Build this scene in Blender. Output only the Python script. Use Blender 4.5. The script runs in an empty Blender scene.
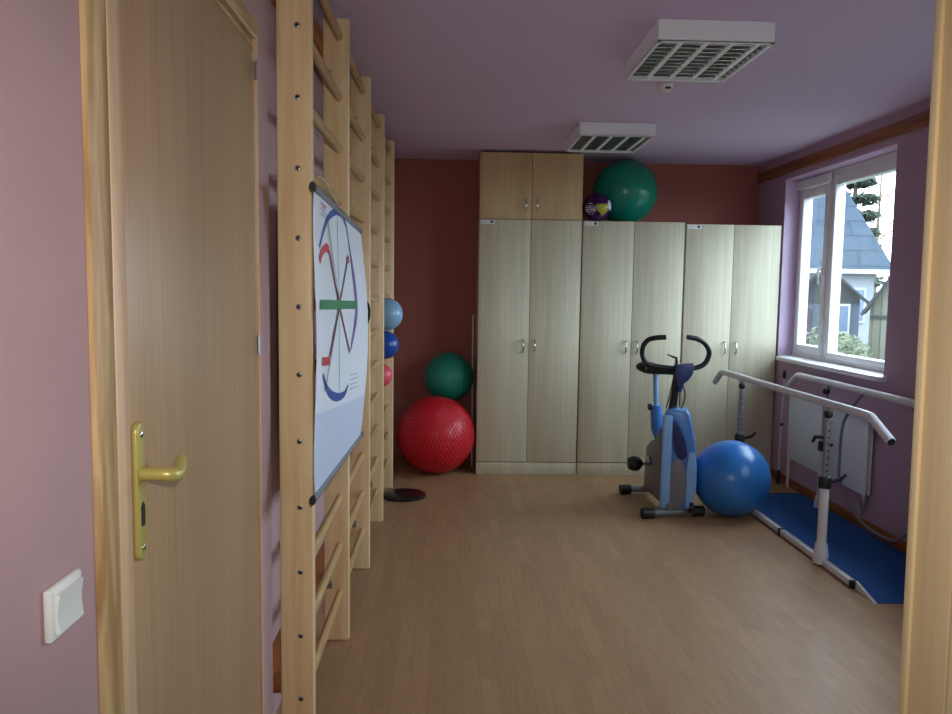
import bpy, bmesh, math, random
from mathutils import Vector, Matrix
random.seed(7)
PI = math.pi
S = bpy.context.scene
COL = S.collection

# ---------------------------------------------------------------- materials
def srgb(r, g, b):
    def c(v):
        v /= 255.0
        return v / 12.92 if v <= 0.04045 else ((v + 0.055) / 1.055) ** 2.4
    return (c(r), c(g), c(b), 1.0)

class NT:
    def __init__(s, name):
        s.m = bpy.data.materials.new(name); s.m.use_nodes = True
        s.t = s.m.node_tree; s.n = s.t.nodes
        s.b = s.n['Principled BSDF']
    def new(s, t, **kw):
        n = s.n.new(t)
        for k, v in kw.items(): setattr(n, k, v)
        return n
    def link(s, a, b): s.t.links.new(a, b)

def plain(name, col, rough=0.5, metal=0.0, spec=0.5, bump=0.0, bscale=200.0, var=0.0, vscale=6.0, coat=0.0):
    k = NT(name); b = k.b
    b.inputs['Base Color'].default_value = col
    b.inputs['Roughness'].default_value = rough
    b.inputs['Metallic'].default_value = metal
    b.inputs['Specular IOR Level'].default_value = spec
    b.inputs['Coat Weight'].default_value = coat
    tc = k.new('ShaderNodeTexCoord')
    no = k.new('ShaderNodeTexNoise'); no.inputs['Scale'].default_value = vscale
    k.link(tc.outputs['Object'], no.inputs['Vector'])
    mx = k.new('ShaderNodeMixRGB', blend_type='MULTIPLY')
    mx.inputs['Fac'].default_value = var
    mx.inputs['Color1'].default_value = col
    rp = k.new('ShaderNodeValToRGB')
    rp.color_ramp.elements[0].position = 0.3; rp.color_ramp.elements[0].color = (0.6, 0.6, 0.6, 1)
    rp.color_ramp.elements[1].position = 0.7; rp.color_ramp.elements[1].color = (1, 1, 1, 1)
    k.link(no.outputs['Fac'], rp.inputs['Fac']); k.link(rp.outputs['Color'], mx.inputs['Color2'])
    k.link(mx.outputs['Color'], b.inputs['Base Color'])
    if bump:
        n2 = k.new('ShaderNodeTexNoise'); n2.inputs['Scale'].default_value = bscale
        k.link(tc.outputs['Object'], n2.inputs['Vector'])
        bp = k.new('ShaderNodeBump'); bp.inputs['Strength'].default_value = bump; bp.inputs['Distance'].default_value = 0.002
        k.link(n2.outputs['Fac'], bp.inputs['Height']); k.link(bp.outputs['Normal'], b.inputs['Normal'])
    return k.m

def wood(name, c1, c2, axis='Z', scale=(60, 60, 2.2), rough=0.45, contrast=(0.35, 0.65), spec=0.4, big=.35):
    """grain: noise stretched along one axis"""
    k = NT(name); b = k.b
    tc = k.new('ShaderNodeTexCoord'); mp = k.new('ShaderNodeMapping')
    a, c, l = scale
    mp.inputs['Scale'].default_value = {'Z': (a, c, l), 'Y': (a, l, c), 'X': (l, a, c)}[axis]
    k.link(tc.outputs['Object'], mp.inputs['Vector'])
    n1 = k.new('ShaderNodeTexNoise'); n1.inputs['Scale'].default_value = 1.0
    n1.inputs['Detail'].default_value = 5; n1.inputs['Distortion'].default_value = 0.4
    k.link(mp.outputs['Vector'], n1.inputs['Vector'])
    rp = k.new('ShaderNodeValToRGB')
    rp.color_ramp.elements[0].position = contrast[0]; rp.color_ramp.elements[0].color = c2
    rp.color_ramp.elements[1].position = contrast[1]; rp.color_ramp.elements[1].color = c1
    k.link(n1.outputs['Fac'], rp.inputs['Fac'])
    n3 = k.new('ShaderNodeTexNoise'); n3.inputs['Scale'].default_value = 1.6; n3.inputs['Detail'].default_value = 1
    mp2 = k.new('ShaderNodeMapping')
    mp2.inputs['Scale'].default_value = {'Z': (5, 5, .5), 'Y': (5, .5, 5), 'X': (.5, 5, 5)}[axis]
    k.link(tc.outputs['Object'], mp2.inputs['Vector']); k.link(mp2.outputs['Vector'], n3.inputs['Vector'])
    mx = k.new('ShaderNodeMixRGB', blend_type='MULTIPLY'); mx.inputs['Fac'].default_value = big
    r2 = k.new('ShaderNodeValToRGB')
    r2.color_ramp.elements[0].position = .3; r2.color_ramp.elements[0].color = (.72, .70, .66, 1)
    r2.color_ramp.elements[1].position = .7
    k.link(n3.outputs['Fac'], r2.inputs['Fac']); k.link(rp.outputs['Color'], mx.inputs['Color1']); k.link(r2.outputs['Color'], mx.inputs['Color2'])
    k.link(mx.outputs['Color'], b.inputs['Base Color'])
    b.inputs['Roughness'].default_value = rough; b.inputs['Specular IOR Level'].default_value = spec
    return k.m

def laminate():
    k = NT('floor_laminate'); b = k.b
    tc = k.new('ShaderNodeTexCoord'); sp = k.new('ShaderNodeSeparateXYZ'); cb = k.new('ShaderNodeCombineXYZ')
    k.link(tc.outputs['Object'], sp.inputs[0]); k.link(sp.outputs['Y'], cb.inputs['X']); k.link(sp.outputs['X'], cb.inputs['Y'])
    br = k.new('ShaderNodeTexBrick'); br.offset = 0.37; br.inputs['Scale'].default_value = 1.0
    br.inputs['Brick Width'].default_value = 0.42; br.inputs['Row Height'].default_value = 0.065
    br.inputs['Mortar Size'].default_value = 0.0009; br.inputs['Mortar Smooth'].default_value = 0.4
    br.inputs['Color1'].default_value = FLOOR1; br.inputs['Color2'].default_value = FLOOR2
    br.inputs['Mortar'].default_value = FLOORM
    k.link(cb.outputs[0], br.inputs['Vector'])
    mp = k.new('ShaderNodeMapping'); mp.inputs['Scale'].default_value = (90, 7, 1); k.link(tc.outputs['Object'], mp.inputs['Vector'])
    n = k.new('ShaderNodeTexNoise'); n.inputs['Scale'].default_value = 1; n.inputs['Detail'].default_value = 6; n.inputs['Distortion'].default_value = .6
    k.link(mp.outputs[0], n.inputs['Vector'])
    rp = k.new('ShaderNodeValToRGB'); rp.color_ramp.elements[0].position = .3; rp.color_ramp.elements[0].color = (.70, .66, .62, 1)
    rp.color_ramp.elements[1].position = .68
    k.link(n.outputs['Fac'], rp.inputs['Fac'])
    mx = k.new('ShaderNodeMixRGB', blend_type='MULTIPLY'); mx.inputs['Fac'].default_value = .55
    k.link(br.outputs['Color'], mx.inputs['Color1']); k.link(rp.outputs['Color'], mx.inputs['Color2'])
    k.link(mx.outputs['Color'], b.inputs['Base Color'])
    b.inputs['Roughness'].default_value = .42; b.inputs['Specular IOR Level'].default_value = .45
    return k.m

def nubby(name, col, rough, nu, nv, strength):
    """ball rubber with rows of raised nubs laid out on the UV of the sphere"""
    k = NT(name); b = k.b
    b.inputs['Base Color'].default_value = col; b.inputs['Roughness'].default_value = rough
    tc = k.new('ShaderNodeTexCoord'); sp = k.new('ShaderNodeSeparateXYZ'); k.link(tc.outputs['UV'], sp.inputs[0])
    def wave(o, f):
        m = k.new('ShaderNodeMath', operation='MULTIPLY'); m.inputs[1].default_value = f * 2 * PI; k.link(o, m.inputs[0])
        s_ = k.new('ShaderNodeMath', operation='SINE'); k.link(m.outputs[0], s_.inputs[0]); return s_.outputs[0]
    a = wave(sp.outputs['X'], nu); c = wave(sp.outputs['Y'], nv)
    m = k.new('ShaderNodeMath', operation='MULTIPLY'); k.link(a, m.inputs[0]); k.link(c, m.inputs[1])
    mm = k.new('ShaderNodeMath', operation='MAXIMUM'); k.link(m.outputs[0], mm.inputs[0]); mm.inputs[1].default_value = 0.0
    bp = k.new('ShaderNodeBump'); bp.inputs['Strength'].default_value = strength; bp.inputs['Distance'].default_value = .006
    k.link(mm.outputs[0], bp.inputs['Height']); k.link(bp.outputs['Normal'], b.inputs['Normal'])
    return k.m

def glass():
    k = NT('window_glass'); k.n.remove(k.b)
    tr = k.new('ShaderNodeBsdfTransparent'); tr.inputs['Color'].default_value = (.93, .96, .97, 1)
    gl = k.new('ShaderNodeBsdfGlossy'); gl.inputs['Roughness'].default_value = .02
    lw = k.new('ShaderNodeLayerWeight'); lw.inputs['Blend'].default_value = .5
    pw = k.new('ShaderNodeMath', operation='POWER'); pw.inputs[1].default_value = 4.0; k.link(lw.outputs['Facing'], pw.inputs[0])
    fr = k.new('ShaderNodeMath', operation='MULTIPLY_ADD'); fr.inputs[1].default_value = .5; fr.inputs[2].default_value = .03; k.link(pw.outputs[0], fr.inputs[0])
    mx = k.new('ShaderNodeMixShader')
    k.link(fr.outputs[0], mx.inputs[0]); k.link(tr.outputs[0], mx.inputs[1]); k.link(gl.outputs[0], mx.inputs[2])
    k.link(mx.outputs[0], k.n['Material Output'].inputs['Surface'])
    return k.m

def rows_mat(name, c1, c2, width, height, gap, rough=.8):
    """slates / boards: brick pattern on generated x-z object coordinates"""
    k = NT(name); b = k.b
    tc = k.new('ShaderNodeTexCoord'); sp = k.new('ShaderNodeSeparateXYZ'); cb = k.new('ShaderNodeCombineXYZ')
    k.link(tc.outputs['Object'], sp.inputs[0]); k.link(sp.outputs['X'], cb.inputs['X']); k.link(sp.outputs['Z'], cb.inputs['Y'])
    br = k.new('ShaderNodeTexBrick'); br.inputs['Scale'].default_value = 1
    br.inputs['Brick Width'].default_value = width; br.inputs['Row Height'].default_value = height
    br.inputs['Mortar Size'].default_value = gap; br.inputs['Color1'].default_value = c1; br.inputs['Color2'].default_value = c2
    br.inputs['Mortar'].default_value = tuple(v * .45 for v in c2[:3]) + (1,)
    k.link(cb.outputs[0], br.inputs['Vector']); k.link(br.outputs['Color'], b.inputs['Base Color'])
    b.inputs['Roughness'].default_value = rough; b.inputs['Specular IOR Level'].default_value = .15
    return k.m

FLOOR1 = srgb(178, 142, 106); FLOOR2 = srgb(168, 132, 97); FLOORM = srgb(154, 118, 86)
M = {}
M['floor'] = laminate()
M['pink'] = plain('pink_paint', srgb(184, 150, 153), .75, bump=.15, bscale=180, var=.12)
M['maroon'] = plain('maroon_paint', srgb(160, 93, 81), .7, bump=.15, bscale=180, var=.12)
M['mauve'] = plain('mauve_paint', srgb(178, 148, 170), .75, bump=.15, bscale=180, var=.1)
M['lilac'] = plain('lilac_reveal_paint', srgb(205, 180, 208), .75)
M['ceil'] = plain('ceiling_paint', srgb(214, 194, 224), .85, var=.08, vscale=2)
M['cream'] = plain('hall_paint', srgb(205, 195, 185), .8)
M['oak'] = wood('oak_moulding', srgb(206, 176, 130), srgb(166, 132, 86), 'Z', (40, 40, 3.5), .4, (.38, .6), .4, .12)
M['oakhead'] = wood('oak_moulding_head', srgb(206, 176, 130), srgb(166, 132, 86), 'Y', (40, 40, 3.5), .4, (.38, .6), .4, .12)
M['frame_wood'] = wood('frame_foil', srgb(226, 194, 160), srgb(212, 176, 140), 'Z', (60, 60, 1.5), .4)
M['door'] = wood('door_foil', srgb(190, 158, 123), srgb(173, 140, 105), 'Z', (160, 160, 1.3), .33, (.3, .7))
M['jamb'] = wood('jamb_wood', srgb(255, 236, 192), srgb(252, 224, 172), 'Z', (36, 36, 1.2), .38)
M['brass'] = plain('brass_paint', srgb(194, 180, 104), .38, metal=.25)
M['dark'] = plain('dark_gap', srgb(28, 24, 22), .7)
M['white'] = plain('white_plastic', srgb(226, 230, 228), .4)
M['upvc'] = plain('white_pvc', srgb(228, 228, 232), .35)
M['birch'] = wood('birch_lacquer', srgb(246, 222, 178), srgb(232, 202, 154), 'Z', (34, 34, 2.2), .33, (.35, .65))
M['rung'] = wood('beech_rung', srgb(206, 170, 120), srgb(184, 146, 98), 'Y', (60, 60, 3), .35)
M['batten'] = wood('brown_batten', srgb(176, 110, 58), srgb(140, 82, 40), 'Y', (40, 40, 2), .5)
M['brownboard'] = wood('brown_board', srgb(156, 92, 48), srgb(124, 68, 34), 'Y', (40, 40, 2), .45)
M['steel'] = plain('grey_steel', srgb(150, 152, 156), .35, metal=.7)
M['silver'] = plain('silver_lacquer', srgb(205, 208, 212), .3, metal=.2)
M['chrome'] = plain('chrome', srgb(205, 208, 212), .18, metal=1)
M['cab'] = wood('pale_cabinet_wood', srgb(212, 206, 180), srgb(197, 190, 162), 'Z', (48, 48, 1.4), .36, (.28, .72))
M['cabtop'] = wood('warm_cabinet_wood', srgb(212, 184, 138), srgb(198, 166, 120), 'Z', (48, 48, 1.4), .36, (.28, .72))  # same grain as the tall cabinets, tinted warmer
M['paper'] = plain('white_paper', srgb(232, 236, 246), .45)
M['paper2'] = plain('pale_blue_paper', srgb(206, 218, 240), .45)
M['p_blue'] = plain('print_blue', srgb(38, 70, 160), .45)
M['p_purple'] = plain('print_purple', srgb(110, 80, 160), .45)
M['p_red'] = plain('print_red', srgb(200, 40, 50), .45)
M['p_brown'] = plain('print_brown', srgb(90, 50, 60), .45)
M['p_green'] = plain('print_green', srgb(20, 130, 80), .45)
M['p_black'] = plain('print_black', srgb(40, 44, 60), .45)
M['p_grey'] = plain('print_grey', srgb(170, 176, 190), .45)
M['rail_grey'] = plain('poster_rail_grey', srgb(140, 146, 156), .35, metal=.3)
M['cord'] = plain('cord_white', srgb(220, 205, 180), .7)
M['black'] = plain('black_rubber', srgb(22, 22, 24), .5)
M['blackgloss'] = plain('black_plastic', srgb(26, 26, 30), .3)
M['silverball'] = plain('silver_blue_vinyl', srgb(132, 172, 200), .3)
M['blueball'] = plain('royal_blue_vinyl', srgb(26, 70, 156), .28)
M['pinkball'] = plain('pink_vinyl', srgb(226, 86, 104), .35)
M['redball'] = nubby('red_nubby_vinyl', srgb(206, 22, 38), .3, 44, 24, .55)
M['greenball'] = nubby('green_nubby_vinyl', srgb(16, 140, 114), .33, 40, 22, .5)
M['greensmooth'] = plain('green_vinyl', srgb(10, 130, 108), .24)
M['bigblue'] = plain('blue_vinyl', srgb(44, 116, 190), .28)
M['bpurple'] = plain('ball_purple', srgb(58, 18, 80), .2)
M['blime'] = plain('ball_lime', srgb(160, 160, 24), .2)
M['bwhite'] = plain('ball_white', srgb(225, 225, 235), .3)
M['lampwhite'] = plain('lamp_white_enamel', srgb(240, 244, 250), .4)
M['lampmirror'] = plain('lamp_louvre_metal', srgb(176, 178, 180), .22, metal=1)
M['tube'] = plain('tube_glass', srgb(235, 238, 238), .25)
M['railw'] = plain('white_lacquered_steel', srgb(208, 206, 212), .3)
M['carpet'] = plain('blue_carpet', srgb(48, 86, 144), .95, spec=.1, bump=.6, bscale=500, var=.2, vscale=120)
M['bikeblue'] = plain('bike_blue', srgb(70, 128, 196), .25, coat=.3)
M['bikelight'] = plain('bike_light_blue', srgb(128, 172, 222), .28)
M['bikenavy'] = plain('bike_navy', srgb(28, 40, 92), .35)
M['bikegrey'] = plain('bike_grey', srgb(112, 112, 116), .4)
M['radiator'] = plain('radiator_enamel', srgb(214, 222, 232), .3)
M['hosegrey'] = plain('hose_grey', srgb(120, 118, 130), .5)
M['glass'] = glass()
M['slate'] = rows_mat('grey_slate', srgb(52, 62, 74), srgb(47, 56, 67), 1.6, .62, .018)
M['housewall'] = plain('house_wall', srgb(112, 116, 122), .9)
M['houseglass'] = plain('house_window_pane', srgb(70, 84, 104), .2)
M['housetrim'] = plain('house_trim', srgb(140, 145, 150), .6)
M['shedgrey'] = plain('shed_grey', srgb(52, 60, 72), .9)
M['shedroof'] = plain('shed_roof', srgb(26, 29, 35), .9)
M['shedwood'] = rows_mat('weathered_boards', srgb(86, 84, 76), srgb(74, 72, 64), .16, 9, .012)
M['shedbrown'] = plain('brown_door', srgb(50, 30, 32), .8)
M['grass'] = plain('lawn', srgb(60, 66, 48), .95, var=.6, vscale=1.5)
M['needle'] = plain('conifer_needles', srgb(40, 52, 38), .9, var=.5)
M['bark'] = plain('bark', srgb(96, 78, 66), .9)
M['twig'] = plain('autumn_foliage', srgb(140, 104, 88), .9, var=.4)
M['bush'] = plain('garden_shrub', srgb(82, 88, 66), .9, var=.5, vscale=4)

# ---------------------------------------------------------------- mesh builder
class MB:
    def __init__(s): s.bm = bmesh.new(); s.mi = 0
    def mat(s, i): s.mi = i; return s
    def _mark(s, faces):
        for f in faces: f.material_index = s.mi
    def box(s, x0, x1, y0, y1, z0, z1, bev=0.0, seg=2):
        t = bmesh.new()
        bmesh.ops.create_cube(t, size=1)
        for v in t.verts:
            v.co = Vector(((x0 + x1) / 2 + v.co.x * (x1 - x0), (y0 + y1) / 2 + v.co.y * (y1 - y0), (z0 + z1) / 2 + v.co.z * (z1 - z0)))
        if bev: bmesh.ops.bevel(t, geom=list(t.edges), offset=bev, segments=seg, profile=.5, affect='EDGES')
        s._merge(t); return s
    def _merge(s, t, mtx=None):
        mp = {}
        for v in t.verts: mp[v] = s.bm.verts.new(mtx @ v.co if mtx else v.co)
        for f in t.faces:
            try: g = s.bm.faces.new([mp[v] for v in f.verts]); g.material_index = s.mi
            except ValueError: pass
        t.free()
    def tube(s, pts, r, n=12, cap=True, smooth_path=0, sx=1.0, sz=1.0):
        """swept tube; r may be a list; sx, sz flatten the section"""
        P = [Vector(p) for p in pts]
        if smooth_path:
            Q = []
            for i in range(len(P) - 1):
                p0 = P[max(i - 1, 0)]; p1 = P[i]; p2 = P[i + 1]; p3 = P[min(i + 2, len(P) - 1)]
                for j in range(smooth_path):
                    t = j / smooth_path
                    Q.append(.5 * ((2 * p1) + (p2 - p0) * t + (2 * p0 - 5 * p1 + 4 * p2 - p3) * t * t + (3 * p1 - p0 - 3 * p2 + p3) * t ** 3))
            if isinstance(r, (list, tuple)):
                rr = []
                for i in range(len(P) - 1):
                    for j in range(smooth_path): rr.append(r[i] + (r[i + 1] - r[i]) * j / smooth_path)
                r = rr + [r[-1]]
            P = Q + [P[-1]]
        R = r if isinstance(r, (list, tuple)) else [r] * len(P)
        rings = []; up = None
        for i, p in enumerate(P):
            d = (P[min(i + 1, len(P) - 1)] - P[max(i - 1, 0)]).normalized()
            if up is None:
                up = Vector((0, 0, 1)) if abs(d.z) < .9 else Vector((1, 0, 0))
            a = d.cross(up)
            if a.length < 1e-5: a = d.cross(Vector((0, 1, 0)))
            a.normalize(); u = a.cross(d).normalized(); up = u
            rings.append([s.bm.verts.new(p + a * math.cos(2 * PI * k / n) * R[i] * sx + u * math.sin(2 * PI * k / n) * R[i] * sz) for k in range(n)])
        for i in range(len(rings) - 1):
            for k in range(n):
                f = s.bm.faces.new((rings[i][k], rings[i][(k + 1) % n], rings[i + 1][(k + 1) % n], rings[i + 1][k])); f.material_index = s.mi
        if cap:
            f = s.bm.faces.new(list(reversed(rings[0]))); f.material_index = s.mi
            f = s.bm.faces.new(rings[-1]); f.material_index = s.mi
        return s
    def lathe(s, prof, c=(0, 0, 0), n=40, axis='Z'):
        rings = []
        for (r, h) in prof:
            ring = []
            for k in range(n):
                a = 2 * PI * k / n
                if axis == 'Z': p = (c[0] + r * math.cos(a), c[1] + r * math.sin(a), c[2] + h)
                elif axis == 'X': p = (c[0] + h, c[1] + r * math.cos(a), c[2] + r * math.sin(a))
                else: p = (c[0] + r * math.sin(a), c[1] + h, c[2] + r * math.cos(a))
                ring.append(s.bm.verts.new(p))
            rings.append(ring)
        for i in range(len(rings) - 1):
            for k in range(n):
                f = s.bm.faces.new((rings[i][k], rings[i][(k + 1) % n], rings[i + 1][(k + 1) % n], rings[i + 1][k])); f.material_index = s.mi
        f = s.bm.faces.new(list(reversed(rings[0]))); f.material_index = s.mi
        f = s.bm.faces.new(rings[-1]); f.material_index = s.mi
        return s
    def prism(s, poly, axis, a, b, bev=0.0):
        """polygon in the two other axes extruded along axis from a to b"""
        t = bmesh.new()
        def mk(p, h): return {'X': (h, p[0], p[1]), 'Y': (p[0], h, p[1]), 'Z': (p[0], p[1], h)}[axis]
        A = [t.verts.new(mk(p, a)) for p in poly]; B = [t.verts.new(mk(p, b)) for p in poly]
        t.faces.new(list(reversed(A))); t.faces.new(B); n = len(poly)
        for i in range(n): t.faces.new((A[i], A[(i + 1) % n], B[(i + 1) % n], B[i]))
        bmesh.ops.recalc_face_normals(t, faces=list(t.faces))
        if bev:
            es = [e for e in t.edges if abs(getattr(e.verts[0].co - e.verts[1].co, axis.lower())) < 1e-6]
            bmesh.ops.bevel(t, geom=es, offset=bev, segments=3, profile=.5, affect='EDGES')
        s._merge(t); return s
    def quad(s, *pts):
        f = s.bm.faces.new([s.bm.verts.new(p) for p in pts]); f.material_index = s.mi; return s
    def sphere(s, c, r, nu=64, nv=40, tilt=None, picker=None):
        uv = s.bm.loops.layers.uv.verify()
        R = tilt or Matrix.Identity(3)
        vs = [[None] * nu for _ in range(nv + 1)]
        top = s.bm.verts.new(Vector(c) + R @ Vector((0, 0, r))); bot = s.bm.verts.new(Vector(c) + R @ Vector((0, 0, -r)))
        for j in range(1, nv):
            th = PI * j / nv
            for i in range(nu):
                ph = 2 * PI * i / nu
                vs[j][i] = s.bm.verts.new(Vector(c) + R @ Vector((r * math.sin(th) * math.cos(ph), r * math.sin(th) * math.sin(ph), r * math.cos(th))))
        for j in range(nv):
            for i in range(nu):
                k = (i + 1) % nu
                if j == 0: vv = [top, vs[1][i], vs[1][k]]; uu = [((i + .5) / nu, 0), (i / nu, 1 / nv), ((i + 1) / nu, 1 / nv)]
                elif j == nv - 1: vv = [vs[j][i], bot, vs[j][k]]; uu = [(i / nu, j / nv), ((i + .5) / nu, 1), ((i + 1) / nu, j / nv)]
                else:
                    vv = [vs[j][i], vs[j + 1][i], vs[j + 1][k], vs[j][k]]
                    uu = [(i / nu, j / nv), (i / nu, (j + 1) / nv), ((i + 1) / nu, (j + 1) / nv), ((i + 1) / nu, j / nv)]
                f = s.bm.faces.new(vv)
                f.material_index = picker((f.calc_center_median() - Vector(c)).normalized()) if picker else s.mi
                for l, q in zip(f.loops, uu): l[uv].uv = q
        return s

def root_loc(p):
    while p.parent: p = p.parent
    return Vector(p.location)

def obj(name, mb, mats, parent=None, loc=None, ang=35):
    base = root_loc(parent) if parent else Vector(loc or (0, 0, 0))
    me = bpy.data.meshes.new(name)
    bmesh.ops.translate(mb.bm, verts=list(mb.bm.verts), vec=-base)
    bmesh.ops.recalc_face_normals(mb.bm, faces=list(mb.bm.faces))
    mb.bm.to_mesh(me); mb.bm.free()
    for m in (mats if isinstance(mats, (list, tuple)) else [mats]): me.materials.append(M[m])
    for p in me.polygons: p.use_smooth = True
    me.set_sharp_from_angle(angle=math.radians(ang))
    o = bpy.data.objects.new(name, me); COL.objects.link(o)
    if parent: o.parent = parent
    else: o.location = base
    return o

def tag(o, label, cat, group=None):
    o['label'] = label; o['category'] = cat
    if group: o['group'] = group
    return o

def thing(name, loc, label, cat, group=None):
    o = bpy.data.objects.new(name, None); COL.objects.link(o)
    o.location = loc; o.empty_display_size = .1
    return tag(o, label, cat, group)

def struct(name, mb, mats, parent=None, loc=None):
    o = obj(name, mb, mats, parent, loc)
    o['kind'] = 'structure'
    return o

def struct_empty(name, loc):
    o = bpy.data.objects.new(name, None); COL.objects.link(o); o.location = loc; o['kind'] = 'structure'
    return o

def copy_tree(o, parent=None):
    c = o.copy(); COL.objects.link(c)
    if parent: c.parent = parent
    for ch in list(o.children): copy_tree(ch, c)
    return c

# ---------------------------------------------------------------- dimensions
XL, XREC, XR = -.52, -.58, 2.60          # door wall, wall behind the bars, window wall
YB, YH = 6.52, -1.6                      # back wall, hall end
HC = 2.53
YC = 2.255                               # corner where the left wall steps back

# ---------------------------------------------------------------- room shell
struct('floor', MB().box(XREC - .1, 2.95, YH - .1, YB + .1, -.12, 0), 'floor')
struct('ceiling', MB().box(XREC - .1, 2.95, YH - .1, YB + .1, HC, HC + .12), 'ceil')
# left wall with an opening for the door leaf
m = MB()
m.box(XL - .14, XL, YH, 1.143, 0, HC)
m.box(XL - .14, XL, 2.132, YC, 0, HC)
m.box(XL - .14, XL, 1.143, 2.132, 2.125, HC)
m.box(XL - .14, XL - .12, 1.143, 2.132, 0, 2.125)
m.box(XREC - .1, XREC, YC, YB, 0, HC)
struct('wall_left', m, 'pink')
struct('wall_back', MB().box(XREC - .1, XR + .3, YB, YB + .1, 0, HC), 'maroon')
struct('wall_hall', MB().box(XREC - .1, XR + .3, YH - .1, YH, 0, HC), 'cream')
# window wall with two openings, the nearer one unseen and added
WY0, WY1, WZ0, WZ1 = 4.50, 6.005, .95, 2.345
def wall_with_openings(ops):
    m = MB(); y = YH
    for (a, b) in ops:
        m.box(XR, XR + .2, y, a, 0, HC)
        m.box(XR, XR + .2, a, b, 0, WZ0); m.box(XR, XR + .2, a, b, WZ1, HC)
        y = b
    m.box(XR, XR + .2, y, YB, 0, HC)
    return m
W2 = 2.15
struct('wall_right', wall_with_openings([(W2, W2 + WY1 - WY0), (WY0, WY1)]), 'mauve')
# partition the photograph is taken past, with its timber lining
struct('wall_partition', MB().box(.93, XR, 1.325, 1.43, 0, HC), 'cream')
t1 = struct_empty('trim_1', (.9, 1.37, 0))
j = obj('jamb_lining', MB().box(.904, .932, 1.312, 1.440, 0, HC, .004), 'jamb', t1)
obj('door_stop', MB().box(.897, .906, 1.418, 1.440, 0, HC, .004), 'jamb', t1)
t1.location.x += .010; t1.rotation_euler.y = -.011
obj('casing', MB().box(.914, .995, 1.295, 1.313, 0, HC, .005), 'jamb', t1)
# lilac plaster in the window reveals
for (nm, y0) in (('trim_2', WY0), ('trim_3', W2)):
    y1 = y0 + WY1 - WY0
    m = MB()
    m.box(XR + .001, XR + .114, y0, y0 + .006, WZ0, WZ1); m.box(XR + .001, XR + .114, y1 - .006, y1, WZ0, WZ1)
    m.box(XR + .001, XR + .114, y0, y1, WZ1 - .006, WZ1)
    struct(nm, m, 'lilac')
struct('baseboard_right', MB().box(XR - .016, XR, 1.43, 6.0, 0, .068, .004), 'brownboard')
struct('baseboard_back', MB().box(XREC, .2, YB - .016, YB, 0, .068, .004), 'brownboard')
tag_board = struct('trim_4', MB().box(XR - .022, XR, 1.44, YB, 2.385, 2.462, .003), 'brownboard')

# ---------------------------------------------------------------- door in the left wall
d = struct_empty('door_1', (XL, 1.7, 0))
m = MB()
# rounded oak casing (near side and head), profile swept as prisms
prof = [(XL, 1.130), (XL + .008, 1.131), (XL + .013, 1.142), (XL + .0145, 1.160), (XL + .013, 1.182), (XL + .008, 1.197), (XL + .003, 1.203), (XL, 1.204)]
m.prism(prof, 'Z', 0, 2.155)
profh = [(XL, 2.155), (XL + .006, 2.154), (XL + .010, 2.146), (XL + .010, 2.132), (XL + .006, 2.122), (XL, 2.118)]
obj('casing', m, 'oak', d)
obj('head_casing', MB().prism(profh, 'Y', 1.205, 2.116), 'oakhead', d)
m = MB()
m.box(XL - .11, XL - .006, 1.204, 1.214, 0, 2.118); m.box(XL - .11, XL + .002, 2.120, 2.132, 0, 2.125); m.box(XL - .11, XL + .001, 1.204, 2.132, 2.108, 2.125)
obj('frame_lining', m, 'frame_wood', d)
obj('frame_rebate', MB().box(XL - .05, XL + .003, 1.213, 1.262, 0, 2.118, .004), 'frame_wood', d)
obj('door_panel', MB().box(XL - .03, XL - .004, 1.262, 2.118, .006, 2.104, .006, 3), 'door', d)
# curved top moulding seen at the far upper corner
obj('head_bead', MB().tube([(XL - .004, 1.28, 2.086), (XL - .004, 2.07, 2.086), (XL - .004, 2.104, 2.076), (XL - .004, 2.112, 2.05)], .006, 8), 'oakhead', d)
pl = MB(); yc = 1.2945; pts = []
for k in range(13): a = PI * k / 12; pts.append((yc + 0.0175 * math.cos(a), 1.212 + 0.0175 * math.sin(a)))
for k in range(13): a = PI + PI * k / 12; pts.append((yc + 0.0175 * math.cos(a), 1.010 + 0.0175 * math.sin(a)))
pl.prism(pts, 'X', XL - .004, XL + .006, .004)
hp = obj('handle_plate', pl, 'brass', d)
sc = MB()
for z in (1.208, 1.014): sc.lathe([(.0055, 0), (.0055, .002), (.003, .003)], (XL + .006, yc, z), 14, 'X')
obj('screw', sc, 'chrome', hp)
obj('keyhole', MB().prism([(yc - .006, 1.052), (yc + .006, 1.052), (yc + .007, 1.085), (yc, 1.093), (yc - .007, 1.085)], 'X', XL + .006, XL + .0075), 'dark', hp)
lv = MB().tube([(XL + .004, 1.2945, 1.141), (XL + .036, 1.2945, 1.141), (XL + .051, 1.300, 1.139), (XL + .055, 1.316, 1.136), (XL + .053, 1.338, 1.141), (XL + .049, 1.358, 1.150), (XL + .047, 1.366, 1.155)],
               [.0115, .0115, .0125, .0125, .0115, .0095, .006], 14, True, 5)
obj('lever', lv, 'brass', hp)
for z in (1.30, 2.03):
    obj('hinge', MB().tube([(XL + .001, 2.119, z - .026), (XL + .001, 2.119, z + .026)], .0045, 10), 'steel', d)

# ---------------------------------------------------------------- light switch
sw = thing('light_switch', (XL, 1.01, 1.02), 'square white rocker light switch on the pink wall left of the door', 'light switch')
obj('plate', MB().box(XL, XL + .011, .979, 1.066, .992, 1.063, .004, 3), 'white', sw)
rk = MB().prism([(XL + .011, 1.001), (XL + .017, 1.001), (XL + .014, 1.028), (XL + .018, 1.054), (XL + .011, 1.054)], 'Y', .990, 1.055)
obj('rocker', rk, 'white', sw)

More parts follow.
